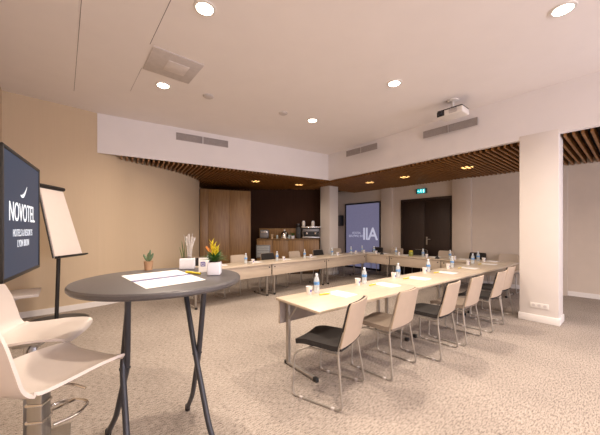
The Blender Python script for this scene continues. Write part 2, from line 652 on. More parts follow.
SLZ0, SLZ1 = 2.875, 3.0
mb = MB()
d2 = Vector((UX, UY))
v = -3.9
while v < 8.0:
    s = Vector(W(5.86 if v < 1.3 else 5.86 + (min(v, 5.9) - 1.3) * 0.0554, v)[:2])
    ln = ray_to_walls(s, d2) - 0.01
    if 0.2 < ln < 5:
        c = s + d2 * ln / 2
        mb.box((c.x, c.y, (SLZ0 + SLZ1) / 2), (ln, 0.030, SLZ1 - SLZ0), rot=Matrix.Rotation(UA, 4, 'Z'))
    v += 0.096
struct(mb.build('ceiling_slats', 'slat'))
mb = MB()
d2 = Vector((nL.x, nL.y))
an = math.atan2(d2.y, d2.x)
s_ = 0.10
while s_ < (LC - L0).length:
    s = Vector((L0 + eL * s_ + nL * 0.032)[:2])
    ln = ray_to_walls(s, d2) - 0.01
    # stop at the line where the other slat field begins
    us, du = s.x * UX + s.y * UY, d2.x * UX + d2.y * UY
    if du > 0:
        ln = min(ln, (6.09 - us) / du)
    if ln > 0.12:
        c = s + d2 * ln / 2
        mb.box((c.x, c.y, (SLZ0 + SLZ1) / 2), (ln, 0.030, SLZ1 - SLZ0), rot=Matrix.Rotation(an, 4, 'Z'))
    s_ += 0.096
struct(mb.build('ceiling_slats', 'slat'))

# columns
def column(u0, u1, v0, v1, name):
    mb = MB()
    mb.box(((u0 + u1) / 2, (v0 + v1) / 2, (SOF + 0.06) / 2 if name else 1.5), (u1 - u0, v1 - v0, SOF + 0.06), 0.004)
    o = struct(mb.build('column', 'column', rotz=UA))
    mb = MB()
    w = 0.014
    mb.box(((u0 + u1) / 2, (v0 + v1) / 2, 0.055), (u1 - u0 + 2 * w, v1 - v0 + 2 * w, 0.11), 0.004)
    b = mb.build('column_skirting', 'skirting', parent=o)
    return o


column(5.738, 6.12, 0.762, 1.242, 1)
column(6.58, 6.98, 6.36, 6.79, 1)

# ceiling joints
for u, v0, v1 in ((0.14, 0.6, 5.78), (0.80, 0.6, 3.74), (0.83, 4.36, 5.2)):
    mb = MB()
    mb.box((u, (v0 + v1) / 2, CEIL - 0.001), (0.0045 if v0 < 4 else 0.0025, v1 - v0, 0.003))
    struct(mb.build('trim_3', 'groove', rotz=UA))

# skirting boards
def skirt(pts, name, side):
    struct(strip(pts, 0.016, 0, 0.10, side).build(name, 'skirting'))


skirt([(c[0], c[1]) for c in CURVE[:30]], 'baseboard_curved', -1)
for v0, v1 in ((7.8, 5.78), (5.31, 5.02), (2.89, -3.95)):
    skirt([W(8.6, v0)[:2], W(8.6, v1)[:2]], 'baseboard_back', -1)
skirt([W(-0.74, -3.95)[:2], W(-0.74, 6.5)[:2]], 'baseboard_left', -1)

# pilasters of the back wall
for v0, v1 in ((5.33, 5.76), (2.91, 3.40), (0.99, 1.25)):
    mb = MB()
    mb.box((8.56, (v0 + v1) / 2, 1.5), (0.08, v1 - v0, 3.0), 0.003)
    struct(mb.build('trim_4', 'back_wall', rotz=UA))

# double door
dr = struct(MB().box((8.595, 4.21, 1.19), (0.03, 1.50, 2.38), 0.002).build('door_1', 'door', rotz=UA))
MB().box((8.572, 4.585, 1.17), (0.024, 0.735, 2.32), 0.004).build('door_leaf', 'door', parent=dr)
MB().box((8.572, 3.835, 1.17), (0.024, 0.735, 2.32), 0.004).build('door_leaf', 'door', parent=dr)
mb = MB()
mb.box((8.556, 4.15, 1.12), (0.010, 0.045, 0.24), 0.004)
mb.tube([(8.556, 4.15, 1.17), (8.51, 4.15, 1.17), (8.51, 4.02, 1.17)], 0.011, 8, 0.02)
mb.build('door_handle', 'steel_handle', parent=dr)
mb = MB()
for y in (3.42, 5.0):
    mb.box((8.585, y, 1.21), (0.03, 0.06, 2.42), 0.003)
mb.box((8.585, 4.21, 2.41), (0.03, 1.64, 0.06), 0.003)
mb.build('door_frame', 'door', parent=dr)

# tall frosted blue glass panel beside the door, lettering seen from behind
gp = thing('information_display', 'tall dim blue display with black frame and mirrored white lettering', 'display', W(8.59, 6.615, 0), UA - rad(90))
MB().box((0, -0.010, 1.25), (1.56, 0.014, 2.36)).build('pane', 'projection', parent=gp)
mb = MB()
for x in (-0.79, 0.79):
    mb.box((x, -0.012, 1.24), (0.055, 0.05, 2.46), 0.004)
for z in (0.035, 2.445):
    mb.box((0, -0.012, z), (1.62, 0.05, 0.055), 0.004)
mb.build('frame', 'black_plastic', parent=gp)
text_mesh('lettering', 'All', 0.62, 'projection_text', gp, Matrix.Translation((0.36, -0.020, 1.10)) @ STAND, bold=0.012, mirror=True, space=0.95)
text_mesh('small_lettering', 'ACCOR\nLIVE LIMITLESS', 0.115, 'projection_text', gp, Matrix.Translation((-0.26, -0.020, 1.30)) @ STAND, mirror=True)

# wall loudspeaker beside it
t = thing('loudspeaker', 'small black loudspeaker on the back wall beside the tall blue display', 'speaker', W(8.59, 7.62, 1.60), UA - rad(90))
MB().box((0, -0.10, 0.22), (0.20, 0.19, 0.42), 0.012).build('cabinet', 'black_plastic', parent=t)
MB().box((0, -0.200, 0.22), (0.17, 0.012, 0.38), 0.005).build('speaker_grille', 'grille_dark', parent=t)

# exit sign
t = thing('exit_sign', 'lit green running man exit sign above the dark double door', 'exit sign', W(8.59, 4.32, 2.60), UA - rad(90))
MB().box((0, -0.025, 0.06), (0.34, 0.05, 0.15), 0.006).build('case', 'exit_case', parent=t)
MB().box((0, -0.052, 0.06), (0.25, 0.006, 0.13), 0.001).build('face', 'exit', parent=t)
mb = MB()
y = -0.057
mb.blob((0.0, y, 0.108), (0.011, 0.003, 0.011))
for a, b, r in (((-0.002, 0.092), (-0.014, 0.058), .010), ((-0.014, 0.058), (0.012, 0.038), .007), ((0.012, 0.038), (0.008, 0.012), .006),
                ((-0.014, 0.058), (-0.030, 0.034), .007), ((-0.030, 0.034), (-0.052, 0.032), .006), ((-0.002, 0.090), (0.024, 0.074), .005), ((-0.004, 0.090), (-0.032, 0.078), .005)):
    mb.tube([(a[0], y, a[1]), (b[0], y, b[1])], r * .8, 6)
mb.box((0.080, y, 0.06), (0.035, 0.004, 0.095))
mb.tube([(-0.06, y, 0.06), (-0.105, y, 0.06)], 0.006, 6)
mb.tube([(-0.088, y, 0.08), (-0.108, y, 0.06), (-0.088, y, 0.04)], 0.006, 6)
mb.build('running_man', 'exit_white', parent=t)

# ------------------------------------------------------------ ceiling fittings


def downlight(u, v, label, group=None, vis=True):
    t = thing('downlight', label, 'ceiling light', W(u, v, CEIL), UA, group)
    MB().lathe([(0.080, 0.0), (0.082, -0.012), (0.105, -0.010), (0.110, 0.0)], 28, cap=False).build('trim_ring', 'white_plastic', parent=t)
    MB().lathe([(0.0, -0.011), (0.079, -0.011), (0.079, -0.002), (0.0, -0.002)], 24).build('lens', 'lamp_lens', parent=t)
    l = bpy.data.lights.new('downlight_beam', 'SPOT')
    l.energy = LAMP_POWER
    l.color = LAMP_COLOR
    l.spot_size = rad(150)
    l.spot_blend = 0.9
    l.shadow_soft_size = 0.09
    o = bpy.data.objects.new('downlight_beam', l)
    COL.objects.link(o)
    o.location = W(u, v, CEIL - 0.03)
    return t


downlight(1.09, 2.78, 'round ceiling downlight nearest the camera, at the top edge left of centre')
downlight(1.18, 4.67, 'round ceiling downlight beside the square grey ceiling cassette')
downlight(3.87, 4.22, 'round ceiling downlight near the inner corner of the white bulkheads')
downlight(3.84, 2.36, 'round ceiling downlight in the middle of the white ceiling, left of the projector')
downlight(3.85, 0.48, 'round ceiling downlight at the top right, nearest the big square column')
for u, v in ((1.1, 0.7), (1.1, -1.5), (3.85, -1.5)):
    downlight(u, v, 'round ceiling downlight overhead behind the camera, out of the picture', 'downlights behind the camera')


def slat_light(u, v, label):
    t = thing('slat_downlight', label, 'ceiling light', W(u, v, 2.99), UA, 'warm downlights in the slatted ceiling')
    MB().lathe([(0.132, 0.0), (0.132, -0.098), (0.138, -0.098), (0.138, 0.0)], 24, cap=False).build('trim_ring', 'black_plastic', parent=t)
    MB().lathe([(0, -0.107), (0.12, -0.107), (0.12, -0.098), (0, -0.098)], 24).build('lens', 'slat_lamp_lens', parent=t)
    l = bpy.data.lights.new('slat_downlight_beam', 'SPOT')
    l.energy = SLAT_LAMP_POWER
    l.color = LAMP_COLOR
    l.spot_size = rad(140)
    l.spot_blend = 0.9
    l.shadow_soft_size = 0.08
    o = bpy.data.objects.new('slat_downlight_beam', l)
    COL.objects.link(o)
    o.location = W(u, v, 2.87)


slat_light(7.12, 5.20, 'warm downlight between ceiling slats in front of the tall blue display')
slat_light(7.12, 4.06, 'warm downlight between ceiling slats in front of the exit sign')
slat_light(7.14, 2.52, 'warm downlight between ceiling slats nearest the big square column')
pl = Vector((-1.31, 8.37)), Vector((-0.03, 9.0))
for p, lab in zip(pl, ('warm downlight between ceiling slats in front of the tall wooden cabinet', 'warm downlight between ceiling slats above the coffee counter')):
    slat_light(p.x * UX + p.y * UY, -p.x * UY + p.y * UX, lab)
slat_light(7.14, -0.3, 'warm downlight between ceiling slats right of the big column, out of the picture')

# square cassette
t = thing('ceiling_cassette', 'square grey air cassette set flush in the white ceiling', 'air cassette', W(1.15, 4.05, CEIL), UA)
MB().box((0, 0, -0.006), (0.62, 0.62, 0.012), 0.003).build('panel', 'cassette', parent=t)
MB().box((0.04, 0.0, -0.014), (0.27, 0.27, 0.008), 0.002).build('diffuser', 'cassette_in', parent=t)
for x, y, lab in ((-1.52, 4.69, 'small round grey ceiling disc nearer the square cassette'), (-0.32, 5.37, 'small round grey ceiling disc nearer the inner bulkhead corner')):
    o = MB().lathe([(0, -0.022), (0.07, -0.022), (0.085, -0.012), (0.085, 0.0), (0, 0.0)], 24).build('ceiling_disc', 'cassette', loc=(x, y, CEIL))
    tag(o, lab, 'ceiling vent')

# air grilles in the bulkheads


def grille(center, rotz, w, h, label, parts=2):
    t = thing('air_grille', label, 'air grille', center, rotz)
    mb = MB()
    g = 0.022
    for k in range(parts):
        x0 = -w / 2 + k * w / parts
        x1 = x0 + w / parts - (0.02 if k < parts - 1 else 0)
        for xx in (x0 + .006, x1 - .006):
            mb.box((xx, -0.006, 0), (0.012, 0.016, h))
        for zz in (-h / 2 + .006, h / 2 - .006):
            mb.box(((x0 + x1) / 2, -0.006, zz), (x1 - x0, 0.016, 0.012))
    mb.build('frame', 'grille', parent=t)
    mb = MB()
    for k in range(parts):
        x0 = -w / 2 + k * w / parts
        x1 = x0 + w / parts - (0.02 if k < parts - 1 else 0)
        n = int(h / g)
        for i in range(n):
            mb.box(((x0 + x1) / 2, -0.004, -h / 2 + (i + .5) * h / n), (x1 - x0 - .02, 0.004, h / n * 0.95), rot=Matrix.Rotation(rad(30), 4, 'X'))
    mb.build('louvres', 'grille', parent=t)
    mb = MB()
    for k in range(parts):
        x0 = -w / 2 + k * w / parts
        x1 = x0 + w / parts - (0.02 if k < parts - 1 else 0)
        mb.box(((x0 + x1) / 2, 0.001, 0), (x1 - x0 - .01, 0.003, h - .01))
    mb.build('backing', 'grille_dark', parent=t)


c = L0 + eL * 1.96
grille((c.x, c.y, 3.482), math.atan2(eL.y, eL.x), 1.14, 0.155, 'long grey air grille on the left-hand white bulkhead')
grille(W(5.747, 4.46, 3.455), UA - rad(90), 0.95, 0.145, 'short grey air grille near the corner on the right-hand white bulkhead')
grille(W(5.747, 2.355, 3.42), UA - rad(90), 1.0, 0.14, 'grey air grille on the right-hand white bulkhead below the projector')

# projector
t = thing('projector', 'white projector hanging from the ceiling in front of the right bulkhead', 'projector', W(5.12, 2.03, CEIL), UA - rad(90))
MB().lathe([(0, -0.001), (0.09, -0.001), (0.09, -0.018), (0.05, -0.03), (0.022, -0.035), (0.022, -0.13), (0, -0.13)], 20).build('ceiling_mount', 'white_plastic', parent=t)
mb = MB()
mb.tube([(-0.11, -0.06, -0.165), (-0.07, 0, -0.125), (0.07, 0, -0.125), (0.11, 0.06, -0.165)], 0.008, 8, .02)
mb.tube([(-0.11, 0.06, -0.165), (0, 0, -0.125), (0.11, -0.06, -0.165)], 0.008, 8, .02)
mb.build('bracket', 'brushed', parent=t)
MB().box((0.0, 0.0, -0.230), (0.42, 0.30, 0.100), 0.026, seg=4).build('body', 'white_plastic', parent=t)
MB().box((0.0, 0.0, -0.174), (0.40, 0.28, 0.020), 0.006).build('top_plate', 'black_plastic', parent=t)
mb = MB()
mb.box((-0.140, -0.147, -0.230), (0.125, 0.02, 0.085), 0.008)
mb.build('lens_panel', 'black_plastic', parent=t)
mb = MB()
mb.lathe([(0, 0), (0.032, 0), (0.036, 0.02), (0.03, 0.03), (0, 0.026)], 20, c=(-0.140, -0.155, -0.230), mx=Matrix.Rotation(rad(90), 4, 'X'))
mb.build('lens', 'dark_glass', parent=t)
mb = MB()
for i in range(6):
    mb.box((0.06, -0.151, -0.26 + i * 0.012), (0.13, 0.004, 0.005))
mb.build('vent', 'grille', parent=t)

# socket plate on the column
t = thing('wall_socket', 'white triple wall socket low on the big square column', 'socket', W(5.736, 0.99, 0.26), UA - rad(90))
MB().box((0, -0.006, 0), (0.23, 0.012, 0.08), 0.004).build('plate', 'white_plastic', parent=t)
for x in (-0.07, 0, 0.07):
    MB().lathe([(0, 0), (0.022, 0), (0.022, 0.003), (0, 0.003)], 16, c=(x, -0.0115, 0), mx=Matrix.Rotation(rad(90), 4, 'X')).build('outlet', 'cassette', parent=t)

# ------------------------------------------------------------ cabinet and coffee counter in the alcove
ca = math.atan2(0.60, 1.44)
t = thing('tall_cabinet', 'tall walnut veneer cabinet between the curved wall and the coffee counter', 'cabinet', (-3.03, 8.57, 0), ca)
MB().box((0.76, 0.30, 1.35), (1.52, 0.56, 2.70)).build('carcass', 'cab_gap', parent=t)
for x0, x1 in ((0.0, 0.235), (0.240, 0.875), (0.880, 1.54)):
    MB().box(((x0 + x1) / 2, 0.010, 1.36), (x1 - x0, 0.022, 2.69), 0.002).build('door', 'cab_wood', parent=t)
MB().box((1.545, 0.30, 1.355), (0.012, 0.60, 2.70)).build('side_panel', 'cab_wood', parent=t)

t = thing('coffee_counter', 'walnut veneer coffee counter standing in the dark alcove', 'counter', (-1.42, 9.28, 0), rad(1))
MB().box((1.03, 0.30, 0.56), (2.04, 0.54, 1.12)).build('carcass', 'cab_gap', parent=t)
for i in range(4):
    x0 = 0.0 + i * 0.515
    MB().box((x0 + 0.255, 0.018, 0.60), (0.507, 0.02, 1.03), 0.002).build('door', 'cab_wood', parent=t)
MB().box((1.03, 0.29, 1.145), (2.06, 0.60, 0.03), 0.003).build('worktop', 'cab_wood', parent=t)
struct(MB().box((1.10, 0.615, 1.335), (2.20, 0.02, 0.35), 0.002).build('trim_5', 'cab_wood', loc=(-1.42, 9.28, 0), rotz=rad(1)))

t = thing('undercounter_fridge', 'small grey framed glass fridge set into the coffee counter front', 'fridge', (-1.205, 9.283, 0.55), rad(1))
MB().box((0, -0.02, 0.20), (0.46, 0.05, 0.42), 0.006).build('frame', 'appliance', parent=t)
MB().box((0, -0.048, 0.20), (0.40, 0.008, 0.34), 0.003).build('glass_door', 'fridge_inside', parent=t)
mb = MB()
for z in (0.13, 0.23, 0.31):
    mb.box((0, -0.055, z), (0.38, 0.006, 0.008))
mb.build('shelf_rails', 'grille_dark', parent=t)

CT = 1.16


def on_counter(x, dy=0.22):
    return (x, 9.28 + (x + 1.42) * 0.0175 + dy, CT)


t = thing('toaster', 'grey metal toaster on the counter beside the tall cabinet', 'toaster', on_counter(-1.20, 0.26), rad(3))
MB().box((0, 0, 0.155), (0.30, 0.24, 0.28), 0.03, seg=4).build('body', 'appliance', parent=t)
mb = MB()
for y in (-0.05, 0.05):
    mb.box((0, y, 0.296), (0.22, 0.03, 0.006))
mb.build('slots', 'black_plastic', parent=t)
MB().box((0, -0.125, 0.22), (0.22, 0.012, 0.03), 0.004).build('lever_strip', 'chrome', parent=t)
for x in (-.11, .11):
    for y in (-.08, .08):
        MB().lathe([(0, 0), (.015, 0), (.015, .02), (0, .02)], 10, c=(x, y, 0)).build('foot', 'black_plastic', parent=t)

t = thing('takeaway_cup', 'kraft paper cup on the coffee counter right of the toaster', 'cup', on_counter(-0.93, 0.12))
MB().lathe([(0, 0), (0.034, 0), (0.046, 0.15), (0.048, 0.153), (0.043, 0.153), (0.032, 0.006), (0, 0.006)], 20).build('body', 'kraft', parent=t)

t = thing('cloche', 'silver domed tea urn on the coffee counter, left of the glasses', 'urn', on_counter(-0.52, 0.25))
MB().lathe([(0, 0), (0.14, 0), (0.15, 0.02), (0.14, 0.05), (0.13, 0.14), (0.10, 0.21), (0.05, 0.25), (0.02, 0.26), (0, 0.262)], 28).build('body', 'chrome', parent=t)
MB().lathe([(0, 0.255), (0.022, 0.26), (0.03, 0.285), (0.022, 0.305), (0, 0.31)], 16).build('knob', 'white_plastic', parent=t)
for i, (x, dy) in enumerate(((-0.76, 0.14), (-0.36, 0.12), (-0.26, 0.30), (-0.34, 0.40))):
    lab = ('clear glass tumbler between kraft cup and silver urn', 'clear glass tumbler in front, right of the silver urn', 'clear glass tumbler closest to the small counter plant', 'clear glass tumbler tucked at the back beside the silver urn')[i]
    o = MB().lathe([(0, 0), (0.03, 0), (0.036, 0.12), (0.033, 0.12), (0.028, 0.008), (0, 0.008)], 18).build('tumbler', 'glass', loc=on_counter(x, dy))
    tag(o, lab, 'glass', 'tumblers on the coffee counter')


def leaf(mb, base, direction, length, width, droop, mi=0, fold=0.25):
    d = Vector(direction).normalized()
    side = d.cross(Vector((0, 0, 1)))
    if side.length < 1e-3:
        side = Vector((1, 0, 0))
    side.normalize()
    up = side.cross(d)

    def f(s, t):
        w = width * (math.sin(math.pi * min(1, 0.12 + s * 0.88)) ** 0.8) * (1 - 0.3 * s)
        p = Vector(base) + d * (length * s) - Vector((0, 0, 1)) * (droop * length * s * s)
        tt = t * 2 - 1
        return p + side * (w * tt) + up * (abs(tt) * w * fold)
    mb.sheet(f, 6, 2, 0.0012, mi)


t = thing('counter_plant', 'small leafy green plant in white pot beside the coffee grinder', 'plant', on_counter(-0.24, 0.15))
MB().lathe([(0, 0), (0.05, 0), (0.062, 0.10), (0.055, 0.10), (0.05, 0.09), (0, 0.09)], 20).build('pot', 'white_pot', parent=t)
mb = MB()
for k in range(26):
    a = k * 2.4
    leaf(mb, (0.01 * math.cos(a), 0.01 * math.sin(a), 0.09), (math.cos(a) * .45, math.sin(a) * .45, 0.9), rnd.uniform(.12, .24), .022, .35)
mb.build('foliage', 'leaf', parent=t)

t = thing('coffee_grinder', 'black coffee grinder standing left of the espresso machine', 'grinder', on_counter(-0.06, 0.28), rad(3))
MB().box((0, 0, 0.19), (0.17, 0.22, 0.38), 0.02, seg=3).build('body', 'black_plastic', parent=t)
MB().lathe([(0.05, 0.37), (0.075, 0.46), (0.075, 0.50), (0.0, 0.51), (0, 0.37)], 20).build('bean_hopper', 'dark_glass', parent=t)
MB().tube([(0, -0.10, 0.20), (0, -0.16, 0.18)], 0.016, 10).build('spout', 'chrome', parent=t)

t = thing('espresso_machine', 'black and chrome espresso machine at the right end of the counter', 'coffee machine', on_counter(0.36, 0.28), rad(3))
mb = MB()
mb.box((0, 0.05, 0.22), (0.62, 0.34, 0.30), 0.02, seg=3)
mb.box((0, 0.12, 0.05), (0.60, 0.20, 0.10), 0.01)
mb.build('body', 'black_plastic', parent=t)
MB().box((0, -0.03, 0.385), (0.66, 0.44, 0.04), 0.012).build('cup_tray', 'chrome', parent=t)
MB().box((0, -0.128, 0.28), (0.56, 0.02, 0.10), 0.006).build('front_panel', 'appliance', parent=t)
MB().box((0, -0.10, 0.045), (0.58, 0.22, 0.05), 0.01).build('drip_tray', 'brushed', parent=t)
for x in (-0.14, 0.14):
    mb = MB()
    mb.lathe([(0, 0.15), (0.034, 0.15), (0.038, 0.21), (0, 0.21)], 18, c=(x, -0.15, 0))
    mb.tube([(x, -0.17, 0.17), (x, -0.30, 0.165)], 0.012, 8)
    mb.build('portafilter', 'chrome', parent=t)
for x in (-0.28, 0.28):
    MB().tube([(x, -0.14, 0.30), (x, -0.19, 0.28), (x * 0.95, -0.20, 0.08)], 0.006, 8, .03).build('steam_wand', 'chrome', parent=t)
for x, lab in ((0.12, 'white bean canister on top of the espresso machine, left one'), (0.44, 'white bean canister on top of the espresso machine, right one')):
    o = thing('bean_canister', lab, 'canister', (on_counter(x)[0], on_counter(x, 0.26)[1], CT + 0.406), 0, 'canisters on the espresso machine')
    MB().lathe([(0, 0), (0.045, 0), (0.056, 0.06), (0.056, 0.15), (0.0, 0.15)], 18).build('body', 'white_plastic', parent=o)
    MB().lathe([(0, 0.15), (0.05, 0.152), (0.04, 0.19), (0.0, 0.20)], 18).build('lid', 'white_pot', parent=o)

# ------------------------------------------------------------ meeting tables
TH = 0.72


def meeting_table(length, depth, loc, rotz, oy, label, group, at_start=True):
    """local x along the row, oy = sign of local y on the sitters' side"""
    t = thing('meeting_table', label, 'table', loc, rotz, group)
    MB().box((0, 0, TH - 0.014), (length - 0.004, depth, 0.028), 0.005).build('table_top', ['table_wood'], parent=t)
    MB().box((0, -oy * (depth / 2 - 0.045), TH - 0.028 - 0.125), (length - 0.03, 0.018, 0.25), 0.003).build('modesty_panel', 'table_wood', parent=t)
    MB().box((0, -oy * (depth / 2 - 0.058), TH - 0.028 - 0.125), (length - 0.04, 0.006, 0.24), 0.001).build('panel_shade_layer', 'grille', parent=t)  # added grey layer: shade on the sitters' side put into its colour
    yin = -oy * (depth / 2 - 0.10)
    for sx in (-1, 1):
        x = sx * (length / 2 - 0.10)
        mb = MB()
        mb.box((x, yin, (TH - 0.03 + 0.03) / 2), (0.034, 0.045, TH - 0.06), 0.006)
        mb.box((x, yin + oy * 0.21, 0.024), (0.034, 0.46, 0.028), 0.006)
        mb.box((x, yin + oy * 0.17, TH - 0.046), (0.03, 0.44, 0.032), 0.005)
        mb.tube([(x, yin + oy * 0.02, TH - 0.22), (x, yin + oy * 0.16, TH - 0.06)], 0.010, 8)
        lg = mb.build('leg', 'grey_metal', parent=t)
        MB().box((x, yin + oy * 0.445, 0.022), (0.040, 0.05, 0.040), 0.006).build('foot_cap', 'black_plastic', parent=lg)
        MB().box((x, yin - oy * 0.03, 0.020), (0.040, 0.04, 0.038), 0.006).build('foot_cap', 'black_plastic', parent=lg)
    for sx in (-1, 1):
        MB().lathe([(0, 0), (0.014, 0), (0.014, 0.012), (0, 0.014)], 12, c=(sx * (length / 2 - 0.075), -oy * (depth / 2 - 0.035), TH - 0.085), mx=Matrix.Rotation(rad(90 * oy), 4, 'X')).build('bolt', 'black_plastic', parent=t)
    return t


def rowpt(p0, ang, s, w):
    """s along the row, w across it (anticlockwise positive)"""
    c, n = math.cos(ang), math.sin(ang)
    return Vector((p0[0] + c * s - n * w, p0[1] + n * s + c * w, 0))


AR, PR = rad(38.5), (-0.267, 3.07)
AL = rad(42.5)
PLn = (-1.915, 5.03)
DR, DL = 0.70, 0.66
G = 'tables of the U-shaped meeting layout'
for i, w_ in enumerate(('near end', 'middle', 'far end')):
    p = rowpt(PR, AR, 0.895 + 1.79 * i, -DR / 2)
    meeting_table(1.79, DR, p, AR, -1, 'pale wood folding table at the %s of the right-hand row' % w_, G)
for i, w_ in enumerate(('near end', 'middle', 'far end')):
    p = rowpt(PLn, AL, 0.895 + 1.79 * i, DL / 2)
    meeting_table(1.79, DL, p, AL, 1, 'pale wood folding table at the %s of the left-hand row' % w_, G)
for i, w_ in enumerate(('right end', 'middle', 'left end')):
    p = W(7.19 + 0.35, 1.70 + 0.725 + 1.45 * i)
    meeting_table(1.45, 0.70, p, UA - rad(90), 1, 'pale wood folding table at the %s of the far cross row' % w_, G)

# ------------------------------------------------------------ conference chairs


def make_chair(label, pad, loc, rotz, group):
    t = thing('conference_chair', label, 'chair', loc, rotz, group)
    for sx in (-1, 1):
        mb = MB()
        mb.tube([(sx * 0.205, -0.222, 0.62), (sx * 0.215, -0.175, 0.45), (sx * 0.262, -0.235, 0.010), (sx * 0.262, 0.24, 0.010), (sx * 0.250, 0.225, 0.375), (sx * 0.205, 0.12, 0.432), (sx * 0.205, -0.165, 0.425)], 0.0095, 8, 0.05)
        f = mb.build('sled_leg', 'grey_metal', parent=t)
        for y in (-0.15, 0.15):
            MB().box((sx * 0.262, y, 0.010), (0.022, 0.03, 0.020), 0.004).build('glide', 'cassette', parent=f)
    MB().tube([(-0.21, 0.10, 0.427), (0.21, 0.10, 0.427)], 0.009, 8).build('cross_rail', 'grey_metal', parent=t)
    MB().tube([(-0.21, -0.14, 0.424), (0.21, -0.14, 0.424)], 0.009, 8).build('cross_rail', 'grey_metal', parent=t)

    # seat pad, a rounded slab turning down at the front
    def seat(s, q):
        y = -0.205 + 0.455 * s
        x = (q * 2 - 1) * (0.225 - 0.02 * s - 0.03 * max(0, abs(s - .5) - .4) * 4)
        z = 0.462 + 0.018 * math.cos(s * 3.0) * 0 - 0.035 * max(0, s - 0.72) ** 2 * 9 + 0.045 * max(0, 0.14 - s) * 2 + 0.012 * (q * 2 - 1) ** 2
        return (x, y, z)
    MB().sheet(seat, 14, 8, 0.042).build('seat', pad, parent=t)

    def back_pt(s, q, dy):
        z = 0.490 + 0.365 * s
        w = 0.230 - 0.028 * s
        if s > 0.9:
            w -= (s - 0.9) ** 2 * 2.2
        x = (q * 2 - 1) * w
        y = -0.186 - 0.080 * s - 0.025 * (1 - (q * 2 - 1) ** 2) + dy
        return (x, y, z)
    MB().sheet(lambda s, q: back_pt(s, q, -0.016), 12, 10, 0.012).build('back_shell', 'chair_shell', parent=t)
    MB().sheet(lambda s, q: back_pt(0.02 + s * 0.965, 0.02 + q * 0.96, 0.002), 12, 10, 0.022).build('back_pad', pad, parent=t)
    return t


PADN = {'black_fabric': 'black', 'taupe_fabric': 'taupe', 'sand_fabric': 'sand beige'}
PROTO = {}


def chair(pad, loc, rotz, label, group):
    if pad not in PROTO:
        PROTO[pad] = make_chair(label, pad, loc, rotz, group)
        return PROTO[pad]
    return clone(PROTO[pad], loc, rotz, label, group)


ORD = ('first', 'second', 'third', 'fourth', 'fifth', 'sixth')
# right-hand row: near rear foot position, heading, upholstery
RC = [((0.335, 2.235), 148, 'black_fabric'), ((0.88, 2.69), 134, 'taupe_fabric'), ((1.548, 3.097), 133, 'black_fabric'),
      ((2.06, 3.50), 130, 'taupe_fabric'), ((2.70, 3.96), 130, 'black_fabric'), ((3.22, 4.48), 129, 'black_fabric')]
for i, ((x, y), h, pad) in enumerate(RC):
    F = Vector((math.cos(rad(h)), math.sin(rad(h))))
    X = Vector((F.y, -F.x))
    o = Vector((x, y)) + X * 0.262 + F * 0.235
    chair(pad, (o.x, o.y, 0), rad(h - 90), '%s chair from the near end behind the right-hand table row, %s seat and beige shell' % (ORD[i], PADN[pad]), 'chairs along the right-hand row')
LCH = [0.62, 1.49, 2.34, 3.28, 4.21, 5.10]
for i, s in enumerate(LCH):
    pad = ('black_fabric', 'sand_fabric', 'black_fabric', 'sand_fabric', 'black_fabric', 'sand_fabric')[i]
    p = rowpt(PLn, AL, s, DL + 0.04)
    chair(pad, p, AL + rad(180 + (-3, 2, 0, 3, -2, 1)[i]), '%s chair from the near end along the left-hand table row, %s upholstery' % (ORD[i], PADN[pad]), 'chairs along the left-hand row')
for i, v in enumerate([5.79, 5.06, 4.27, 3.51, 2.72, 2.03]):
    pad = ('black_fabric', 'sand_fabric', 'black_fabric', 'sand_fabric', 'black_fabric', 'sand_fabric')[i]
    p = W(8.14, v)
    chair(pad, p, UA + rad(90 + (2, -2, 0, 2, -3, 0)[i]), '%s chair from the left along the far table row, %s upholstery' % (ORD[i], PADN[pad]), 'chairs along the far row')

# ------------------------------------------------------------ place settings on the meeting tables
def make_bottle(loc, label, group):
    t = thing('water_bottle', label, 'bottle', loc, 0, group)
    MB().lathe([(0, 0), (0.029, 0), (0.033, 0.006), (0.033, 0.055), (0.0305, 0.06), (0.033, 0.066), (0.033, 0.135), (0.030, 0.155), (0.019, 0.183), (0.0135, 0.195), (0.0135, 0.203), (0, 0.203)], 20).build('body', 'bottle', parent=t)
    MB().lathe([(0.0335, 0.092), (0.0338, 0.092), (0.0338, 0.128), (0.0335, 0.128)], 20, cap=False).build('wrapper', 'bottle_label', parent=t)
    MB().lathe([(0, 0.200), (0.0155, 0.200), (0.0155, 0.219), (0.013, 0.222), (0, 0.222)], 16).build('cap', 'bottle_cap', parent=t)
    return t


def make_cup(loc, label, group):
    t = thing('paper_cup', label, 'cup', loc, 0, group)
    MB().lathe([(0, 0), (0.027, 0), (0.037, 0.088), (0.0385, 0.091), (0.0355, 0.091), (0.025, 0.004), (0, 0.004)], 20).build('body', 'cup', parent=t)
    mb = MB()

    def mark(s, q):
        a = rad(-95 + 42 * q)
        z = 0.030 + 0.028 * s
        r = 0.027 + 0.010 * z / 0.088 + 0.0008
        return (r * math.cos(a), r * math.sin(a), z)
    mb.sheet(mark, 3, 5, 0.0006)
    mb.build('printed_mark', 'logo_blue', parent=t)
    return t


def make_notepad(loc, rotz, label, group):
    t = thing('notepad', label, 'notepad', loc, rotz, group)
    MB().box((0, 0, 0.003), (0.215, 0.300, 0.006), 0.0008).build('sheets', 'paper', parent=t)
    return t


def make_pencil(loc, rotz, label, group):
    t = thing('highlighter', label, 'pen', loc, rotz, group)
    mb = MB()
    mb.tube([(-0.055, 0, 0.008), (0.062, 0, 0.008)], 0.008, 8)
    mb.build('barrel', 'yellow', parent=t)
    mb = MB()
    mb.tube([(0.062, 0, 0.008), (0.095, 0, 0.008)], 0.0085, 8)
    mb.build('cap', 'yellow', parent=t)
    return t


PB = {}


